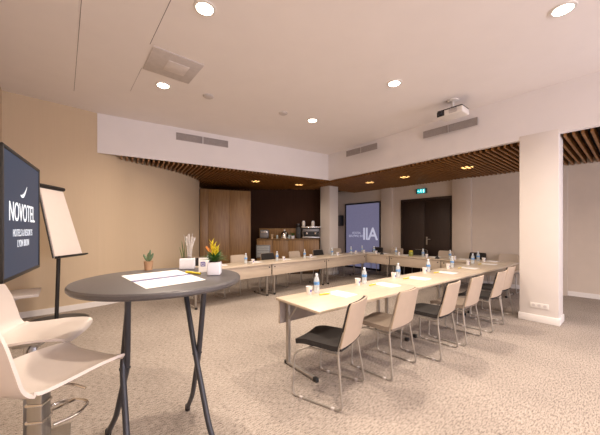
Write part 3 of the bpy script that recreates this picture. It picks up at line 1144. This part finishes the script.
def put(kind, maker, loc, rotz, label, group):
    if kind not in PB:
        o = maker(loc, rotz, label, group) if kind in ('notepad', 'pen') else maker(loc, label, group)
        o.rotation_euler = (0, 0, rotz)
        PB[kind] = o
        return o
    return clone(PB[kind], loc, rotz, label, group)


def z_(v, z=TH):
    return (v.x, v.y, z)


RB = [0.51, 1.38, 2.19, 3.12, 4.05, 5.04]
RCU = [0.38, 1.22, 2.04, 2.95, 3.83, 4.74]
for i in range(6):
    n = ORD[i]
    put('bottle', make_bottle, z_(rowpt(PR, AR, RB[i], -0.10)), 0, 'clear water bottle with blue wrapper, %s from the near end of the right-hand row' % n, 'bottles on the right-hand row')
    put('cup', make_cup, z_(rowpt(PR, AR, RCU[i], -0.12)), rad(20), 'white paper cup with blue mark, %s from the near end of the right-hand row' % n, 'cups on the right-hand row')
    put('notepad', make_notepad, z_(rowpt(PR, AR, RB[i] + 0.16, -0.34)), AR + rad((4, -3, 2, 0, -2, 3)[i]), 'white notepad, %s from the near end of the right-hand row' % n, 'notepads on the right-hand row')
    put('pen', make_pencil, z_(rowpt(PR, AR, RB[i] - 0.02, -0.24)), AR + rad((-8, 5, 0, -5, 4, 0)[i]), 'yellow highlighter beside the notepad, %s from the near end of the right-hand row' % n, 'highlighters on the right-hand row')
LB = [0.45, 1.32, 2.18, 3.09, 4.18, 5.06]
LCU = [0.55, 1.45, 2.32, 3.24, 4.32, 5.20]
for i in range(6):
    n = ORD[i]
    put('bottle', make_bottle, z_(rowpt(PLn, AL, LB[i], 0.36)), 0, 'clear water bottle with blue wrapper, %s from the near end of the left-hand row' % n, 'bottles on the left-hand row')
    put('cup', make_cup, z_(rowpt(PLn, AL, LCU[i], 0.28)), rad(20), 'white paper cup with blue mark, %s from the near end of the left-hand row' % n, 'cups on the left-hand row')
    put('notepad', make_notepad, z_(rowpt(PLn, AL, LB[i] + 0.30, 0.45)), AL, 'white notepad, %s from the near end of the left-hand row' % n, 'notepads on the left-hand row')
FB = [5.78, 5.32, 4.55, 3.74, 3.04, 2.41]
for i in range(6):
    n = ORD[i]
    put('bottle', make_bottle, z_(W(7.50, FB[i])), 0, 'clear water bottle with blue wrapper, %s from the left on the far row' % n, 'bottles on the far row')
    put('cup', make_cup, z_(W(7.42, FB[i] - 0.14)), rad(20), 'white paper cup with blue mark, %s from the left on the far row' % n, 'cups on the far row')
    put('notepad', make_notepad, z_(W(7.66, FB[i] - 0.24)), UA - rad(90), 'white notepad, %s from the left on the far row' % n, 'notepads on the far row')
for v, lab in ((4.90, 'small black tabletop microphone on the far row, left one'), (3.27, 'small black tabletop microphone on the far row, right one')):
    t = thing('tabletop_microphone', lab, 'microphone', W(7.30, v, TH), UA, 'microphones on the far row')
    MB().lathe([(0, 0), (0.055, 0), (0.055, 0.02), (0.03, 0.045), (0, 0.05)], 20).build('body', 'black_plastic', parent=t)
    MB().lathe([(0, 0.05), (0.022, 0.05), (0.026, 0.075), (0, 0.09)], 16).build('head', 'black_plastic', parent=t)
t = thing('glass_jar', 'yellow-green glass jar on the far table row', 'jar', W(7.45, 4.06, TH), 0)
MB().lathe([(0, 0), (0.055, 0), (0.06, 0.01), (0.06, 0.12), (0.05, 0.135), (0.045, 0.135), (0.05, 0.12), (0.05, 0.01), (0, 0.01)], 20).build('body', 'green_glass', parent=t)
MB().lathe([(0, 0.132), (0.052, 0.135), (0.052, 0.155), (0, 0.158)], 20).build('lid', 'yellow', parent=t)

# ------------------------------------------------------------ screen on the left wall
p_r, p_l = Vector((-2.86, 3.10)), Vector((-2.234, 2.117))
ctr = (p_r + p_l) / 2
ex = (p_r - p_l).normalized()
wT = (p_r - p_l).length
t = thing('wall_screen', 'black framed wall screen showing a white logo on dark blue', 'screen', (ctr.x, ctr.y, 1.576), math.atan2(ex.y, ex.x))
hT = 1.065
MB().box((0, 0.035, 0), (wT, 0.065, hT), 0.008).build('housing', 'black_plastic', parent=t)
mb = MB()
b = 0.028
for x in (-wT / 2 + b / 2, wT / 2 - b / 2):
    mb.box((x, 0.0, 0), (b, 0.016, hT), 0.003)
for z in (-hT / 2 + b / 2, hT / 2 - b / 2):
    mb.box((0, 0.0, z), (wT, 0.016, b), 0.003)
mb.build('bezel', 'black_plastic', parent=t)
MB().box((0, 0.0015, 0), (wT - 2 * b + .004, 0.006, hT - 2 * b + .004)).build('display', 'tv_screen', parent=t)
tx = -0.02
text_mesh('lettering', 'NOVOTEL', 0.2, 'tv_text', t, Matrix.Translation((tx, -0.0035, 0.030)) @ STAND, bold=0.0, fit=(0.79, 0.160))
text_mesh('lettering', 'HOTELS & RESORTS', 0.1, 'tv_small', t, Matrix.Translation((tx, -0.0035, -0.150)) @ STAND, space=1.15, fit=(0.60, 0.062))
text_mesh('lettering', 'LYON BRON', 0.1, 'tv_small', t, Matrix.Translation((tx, -0.0035, -0.243)) @ STAND, space=1.15, fit=(0.36, 0.062))
# the swoosh above the name: a crescent
up_ = []
for k in range(13):
    s = k / 12
    up_.append((-0.105 + 0.21 * s, 0.012 + 0.095 * s ** 2.2))
lo_ = []
for k in range(1, 12):
    s = k / 12
    lo_.append((-0.105 + 0.21 * s, 0.012 + 0.095 * s ** 2.2 - 0.036 * math.sin(math.pi * s) ** 0.8 * (1.1 - 0.4 * s)))
MB().plate([(x + tx + 0.01, z + 0.175) for x, z in up_ + lo_[::-1]], 0.002, Matrix.Translation((0, -0.0035, 0))).build('swoosh', 'tv_text', parent=t)
mb = MB()
mb.box((0, 0.085, 0), (0.42, 0.04, 0.42), 0.004)
ln = 0.33
mb.tube([(-0.06, 0.10, 0.05), (-0.12, 0.24, 0.05), (-0.02, 0.40, 0.05)], 0.022, 10)
mb.build('wall_bracket', 'black_plastic', parent=t)

# console shelf under the screen, on the left wall
t = thing('wall_shelf', 'pale grey low wall shelf beneath the logo screen, left of the flipchart', 'shelf', W(-0.735, 5.78, 0.50), UA - rad(90))
MB().box((0, 0.24, 0.02), (0.62, 0.47, 0.04), 0.004).build('board', 'cassette', parent=t)
for x in (-0.2, 0.2):
    MB().plate([(0, 0), (0.30, 0), (0, -0.16)], 0.02, Matrix.Translation((x, 0.006, 0.002)) @ Matrix.Rotation(rad(90), 4, 'Z')).build('bracket', 'cassette', parent=t)

# ------------------------------------------------------------ flipchart easel
t = thing('flipchart', 'flipchart easel with blank white sheet on a black round base', 'flipchart', (-3.83, 4.45, 0), 0)
MB().lathe([(0, 0), (0.40, 0), (0.42, 0.008), (0.41, 0.022), (0.05, 0.035), (0.03, 0.05), (0, 0.05)], 40).build('base', 'black_plastic', parent=t)
MB().tube([(0, 0, 0.03), (0.06, 0, 1.75)], 0.026, 14).build('pole', 'black_plastic', parent=t)
# board: bottom edge nearer the room, leaning back
B0, B1 = Vector((-3.50 + 3.83, 4.03 - 4.45, 1.05)), Vector((-3.55 + 3.83, 4.62 - 4.45, 1.05))
T0, T1 = Vector((-3.76 + 3.83, 4.06 - 4.45, 2.11)), Vector((-3.82 + 3.83, 4.54 - 4.45, 2.11))
nb = (B1 - B0).cross(T0 - B0).normalized()
if nb.x < 0:
    nb = -nb


def bd(s, q, off=0.0):
    return (B0.lerp(B1, q)).lerp(T0.lerp(T1, q), s) + nb * off


MB().sheet(lambda s, q: bd(s, q, -0.012), 2, 2, 0.018).build('board', 'grille', parent=t)
MB().sheet(lambda s, q: bd(0.02 + s * 0.93, 0.02 + q * 0.96, 0.004), 2, 2, 0.010).build('paper_pad', 'board', parent=t)
mb = MB()
mb.tube([bd(0.985, -0.02, 0.012), bd(0.985, 1.02, 0.012)], 0.030, 8)
mb.build('clamp_bar', 'black_plastic', parent=t)
mb = MB()
for a, b in ((bd(-0.0, -0.03, 0.03), bd(-0.0, 1.0, 0.03)), (bd(-0.0, -0.03, 0.08), bd(-0.0, 1.0, 0.08))):
    mb.tube([a, b], 0.011, 8)
mb.sheet(lambda s, q: bd(-0.01, q, 0.0 + 0.085 * s), 2, 2, 0.008)
mb.build('pen_tray', 'black_plastic', parent=t)
mb = MB()
mb.tube([bd(0.0, -0.01, -0.01), bd(1.0, -0.01, -0.01)], 0.010, 8)
mb.tube([(0.058, 0, 1.72), bd(0.75, 0.5, -0.02)], 0.014, 8)
mb.tube([(0.045, 0, 1.25), bd(0.10, 0.5, -0.02)], 0.014, 8)
mb.build('support_arm', 'black_plastic', parent=t)

# ------------------------------------------------------------ folding bar table
BT = 1.13
BC = Vector((-0.93, 1.92))
t = thing('bar_table', 'round dark grey folding bar table on crossed tubular legs', 'table', (BC.x, BC.y, 0), 0)
MB().lathe([(0, BT - 0.044), (0.482, BT - 0.044), (0.503, BT - 0.040), (0.513, BT - 0.028), (0.513, BT - 0.012), (0.506, BT - 0.003), (0.492, BT), (0, BT)], 72).build('table_top', 'bar_top', parent=t)
e_ = Vector((0.846, 0.53, 0))


def z3(v, z):
    return Vector((v.x, v.y, z))


BL, BR = Vector((-1.052, 1.70)) - BC, Vector((-0.695, 1.91)) - BC
LEGS = []
for piv, top, foot in ((BL, (-1.003, 1.65), (-1.355, 2.00)), (BL, (-1.112, 1.85), (-0.845, 1.45)),
                       (BR, (-0.868, 2.10), (-0.490, 1.74)), (BR, (-0.638, 1.90), (-0.905, 2.28))):
    top, foot = Vector(top) - BC, Vector(foot) - BC
    side = (foot - piv).normalized()
    off = Vector((side.y, -side.x)) * 0.012
    mid, low = piv + off, piv + off + (foot - piv) * 0.60
    mb = MB()
    mb.tube([z3(top, BT - 0.045), z3(top * 0.75 + mid * 0.25, BT - 0.15), z3(mid, 0.62), z3(low, 0.21), z3(foot, 0.02)], 0.0172, 12, 0.06)
    lg = mb.build('leg', 'bar_leg', parent=t)
    MB().lathe([(0, 0), (0.018, 0), (0.020, 0.01), (0.019, 0.045), (0, 0.045)], 14, c=z3(foot, 0)).build('foot_cap', 'black_plastic', parent=lg)
    LEGS.append(top)
for a, b in ((0, 3), (1, 2)):
    MB().tube([z3(LEGS[a], BT - 0.058), z3(LEGS[b], BT - 0.058)], 0.0125, 10).build('top_rail', 'bar_leg', parent=t)
for pv in (BL, BR):
    MB().tube([z3(pv, 0.62) - e_ * 0.03, z3(pv, 0.62) + e_ * 0.03], 0.008, 10).build('pivot_bolt', 'black_plastic', parent=t)

# things on the bar table
t = thing('potted_cactus', 'small green cactus in a clay pot on the bar table', 'plant', (-1.215, 2.27, BT), 0)
MB().lathe([(0, 0), (0.028, 0), (0.034, 0.066), (0.036, 0.070), (0.032, 0.070), (0.030, 0.060), (0, 0.060)], 20).build('pot', 'clay', parent=t)
mb = MB()
for (x, tl, h, r) in ((0, 0, 0.045, 0.014), (-0.024, -30, 0.040, 0.011), (0.022, 25, 0.046, 0.012), (0.008, 8, 0.060, 0.010)):
    mb.blob((x, 0.004 if x == 0 else 0, 0.062 + h * 0.85), (r, r * 0.8, h * 0.85), Matrix.Rotation(rad(tl), 4, 'Y'))
mb.build('cactus_stems', 'cactus', parent=t)

t = thing('white_planter', 'white rectangular planter with a snake plant and bleached stems on the bar table', 'planter', (-0.925, 2.325, BT), rad(12))
mb = MB()
mb.box((0, 0, 0.045), (0.115, 0.075, 0.09), 0.010, seg=3)
mb.build('pot', 'white_pot', parent=t)
MB().box((0, 0, 0.0895), (0.095, 0.055, 0.004), 0.001).build('soil', 'soil', parent=t)
mb = MB()
for (x, h, tl, w) in ((-0.030, 0.15, -6, 0.010), (-0.022, 0.19, 3, 0.011), (-0.040, 0.10, -14, 0.009), (-0.012, 0.12, 8, 0.009)):
    leaf(mb, (x, 0, 0.088), (math.sin(rad(tl)), 0.02, 1), h, w, 0)
mb.build('snake_plant_leaves', 'leaf', parent=t)
mb = MB()
for k in range(26):
    a = rnd.uniform(-1, 1)
    b = rnd.uniform(-1, 1)
    x0, y0 = 0.018 + 0.016 * a, 0.014 * b
    h = rnd.uniform(0.155, 0.205)
    mb.tube([(x0, y0, 0.088), (x0 + 0.008 * a, y0 + 0.004 * b, 0.088 + h * 0.55), (x0 + 0.036 * a, y0 + 0.02 * b, 0.088 + h)], 0.0014, 5)
mb.build('bleached_stems', 'stem_white', parent=t)

t = thing('card_holder', 'folded white tent card with a small blue logo on the bar table', 'card', (-0.745, 2.19, BT), rad(20))
rot = rad(14)
MB().box((0.0, -0.020, 0.052), (0.075, 0.0015, 0.108), rot=Matrix.Rotation(-rot, 4, 'X')).build('front_leaf', 'paper', parent=t)
MB().box((0.0, 0.020, 0.052), (0.075, 0.0015, 0.108), rot=Matrix.Rotation(rot, 4, 'X')).build('back_leaf', 'paper', parent=t)
mb = MB()
lm = Matrix.Translation((-0.006, -0.0205, 0.058)) @ Matrix.Rotation(-rot, 4, 'X')
for (x, z, sx, sz) in ((-0.014, 0, .006, .034), (0.014, 0, .006, .034), (0, 0.014, .034, .006), (0, -0.014, .034, .006), (0, 0, .012, .012)):
    mb.box(lm @ Vector((x, -0.0012, z)), (sx, 0.0012, sz), rot=Matrix.Rotation(-rot, 4, 'X'))
mb.build('logo', 'logo_blue', parent=t)

t = thing('potted_bromeliad', 'yellow flowering bromeliad in a white square pot on the bar table', 'plant', (-0.615, 2.035, BT), rad(8))
mb = MB()
mb.box((0, 0, 0.046), (0.092, 0.092, 0.092), 0.010, seg=3)
mb.build('pot', 'white_pot', parent=t)
MB().box((0, 0, 0.0915), (0.074, 0.074, 0.004), 0.001).build('soil', 'soil', parent=t)
mb = MB()
for k in range(44):
    a = k * 2.39996
    el = 0.35 + 1.3 * (k / 44)
    L = rnd.uniform(0.08, 0.125)
    leaf(mb, (0.008 * math.cos(a), 0.008 * math.sin(a), 0.092 + 0.02 * k / 44), (math.cos(a), math.sin(a), el), L, 0.0085, 0.25)
mb.build('leaves', 'leaf', parent=t)
mb = MB()
for (bx, by, top) in ((-0.014, 0, 0.235), (0.016, 0.006, 0.19), (-0.002, -0.006, 0.21)):
    for k in range(14):
        a = k * 2.4
        zz = 0.115 + (top - 0.115) * k / 14
        leaf(mb, (bx * (zz / .16), by, zz), (math.cos(a) * 0.55, math.sin(a) * 0.55, 1.0), 0.042, 0.0075, 0.0, mi=1 if k > 13 and bx < -0.01 else 0)
mb.build('flower_spikes', ['petal', 'petal_tip'], parent=t)
mb = MB()
for k in range(5):
    a = 2.4 + k * 0.35
    mb.tube([(0, 0, 0.10), (0.03 * math.cos(a), 0.03 * math.sin(a), 0.15), (0.062 * math.cos(a), 0.05 * math.sin(a), 0.19 + 0.004 * k)], 0.0016, 5, r2=0.003)
mb.build('dried_sprigs', 'petal_tip', parent=t)


def quad_sheet(name, pts, z, label):
    mb = MB()
    mb.poly(pts, z, z + 0.0012)
    return mb


def bt(px, py):
    d = 283 * (1.45 - BT) / (py - 230)
    return Vector(((px - 300) / 283 * d, d))


# two printed sheets side by side: corners in metres on the table top
S0, S1, S2, S3 = Vector((-1.245, 1.968)), Vector((-0.985, 2.263)), Vector((-0.605, 1.815)), Vector((-0.835, 1.535))
m0, m1 = S0.lerp(S3, 0.49), S1.lerp(S2, 0.49)
m0b, m1b = S0.lerp(S3, 0.52), S1.lerp(S2, 0.52)
for pts, lab, edge in (((S0, S1, m1, m0), 'white printed sheet on the bar table, the one nearer the cactus', (m0, m1)), ((m0b, m1b, S2, S3), 'white printed sheet on the bar table, the one nearer the camera', (m0b, m1b))):
    c = sum((Vector(p) for p in pts), Vector((0, 0))) / 4
    t = thing('paper_sheet', lab, 'paper', (c.x, c.y, BT), 0)
    MB().poly([p - c for p in pts], 0.0004, 0.0016).build('sheet', 'paper', parent=t)
    a, b = edge[0] - c, edge[1] - c
    inw = (-(a + b) / 2).normalized()
    MB().poly([a + inw * .002, b + inw * .002, b + inw * 0.020, a + inw * 0.020], 0.0016, 0.0022).build('blue_band', 'blue_print', parent=t)
put('pen', make_pencil, (-0.80, 2.08, BT), rad(-30), 'yellow highlighter lying on the bar table beside the white sheets', None)

# ------------------------------------------------------------ bar stools


def make_stool(label, loc, rotz, foot_rot):
    t = thing('bar_stool', label, 'stool', loc, rotz)
    prof = [(0.262, 0.745), (0.235, 0.772), (0.10, 0.778), (-0.06, 0.768), (-0.165, 0.772), (-0.222, 0.815), (-0.245, 0.90), (-0.262, 1.00), (-0.275, 1.085)]
    wid = [0.20, 0.228, 0.235, 0.235, 0.235, 0.235, 0.228, 0.205, 0.160]
    PP = [Vector((p[0], p[1], w)) for p, w in zip(prof, wid)]
    PP = [PP[0] * 2 - PP[1]] + PP + [PP[-1] * 2 - PP[-2]]

    def samp(s):
        x = s * (len(prof) - 1)
        i = min(int(x), len(prof) - 2)
        f = x - i
        a, b, c, d = PP[i:i + 4]
        return 0.5 * ((2 * b) + (c - a) * f + (2 * a - 5 * b + 4 * c - d) * f * f + (3 * b - a - 3 * c + d) * f ** 3)

    def f(s, q):
        p = samp(s)
        k = q * 2 - 1
        lift = 0.020 * k ** 4 if s < 0.55 else 0.0
        wrap = 0.045 * k * k if s > 0.55 else 0.045 * k * k * max(0, (s - 0.4) / 0.15)
        return (k * p.z, p.x + wrap, p.y + lift)
    MB().sheet(f, 40, 14, 0.014).build('seat_shell', 'stool_shell', parent=t, angle=60)
    mb = MB()
    mb.box((0, -0.01, 0.745), (0.24, 0.24, 0.012), 0.003)
    mb.box((0, -0.01, 0.725), (0.11, 0.14, 0.04), 0.004)
    mb.build('seat_plate', 'brushed', parent=t)
    rf = Matrix.Rotation(foot_rot, 4, 'Z')
    mb = MB()
    mb.box((0, -0.01, 0.365), (0.064, 0.064, 0.69), 0.006, rot=rf)
    mb.build('column', 'brushed', parent=t)
    for cz in (0.56, 0.64):
        MB().box((0, -0.01, cz), (0.072, 0.072, 0.012), 0.002, rot=rf).build('collar', 'chrome', parent=t)
    mb = MB()
    lp = [(-0.03, 0.03, 0.50), (-0.10, 0.10, 0.50), (-0.09, 0.22, 0.50), (0.0, 0.25, 0.50), (0.09, 0.22, 0.50), (0.10, 0.10, 0.50), (0.03, 0.03, 0.50)]
    mb.tube([rf @ Vector(p) for p in lp], 0.008, 10, 0.05)
    mb.tube([rf @ Vector((0, 0.03, 0.56)), rf @ Vector((0, 0.24, 0.50))], 0.006, 8)
    mb.build('footrest', 'chrome', parent=t)
    MB().tube([(0.05, 0.02, 0.725), (0.16, 0.05, 0.72), (0.20, 0.07, 0.70)], 0.006, 8, 0.03).build('lift_lever', 'chrome', parent=t)
    MB().box((0, -0.01, 0.010), (0.40, 0.40, 0.018), 0.006, rot=rf).build('base', 'brushed', parent=t)
    return t


h1 = rad(70)
make_stool('white shell bar stool nearest the camera, chrome post, facing the bar table', (-1.228, 1.345, 0), h1 - rad(90), rad(28))
h2 = rad(18)
make_stool('white shell bar stool further back, below the logo screen', (-1.735, 1.835, 0), h2 - rad(90), rad(20))
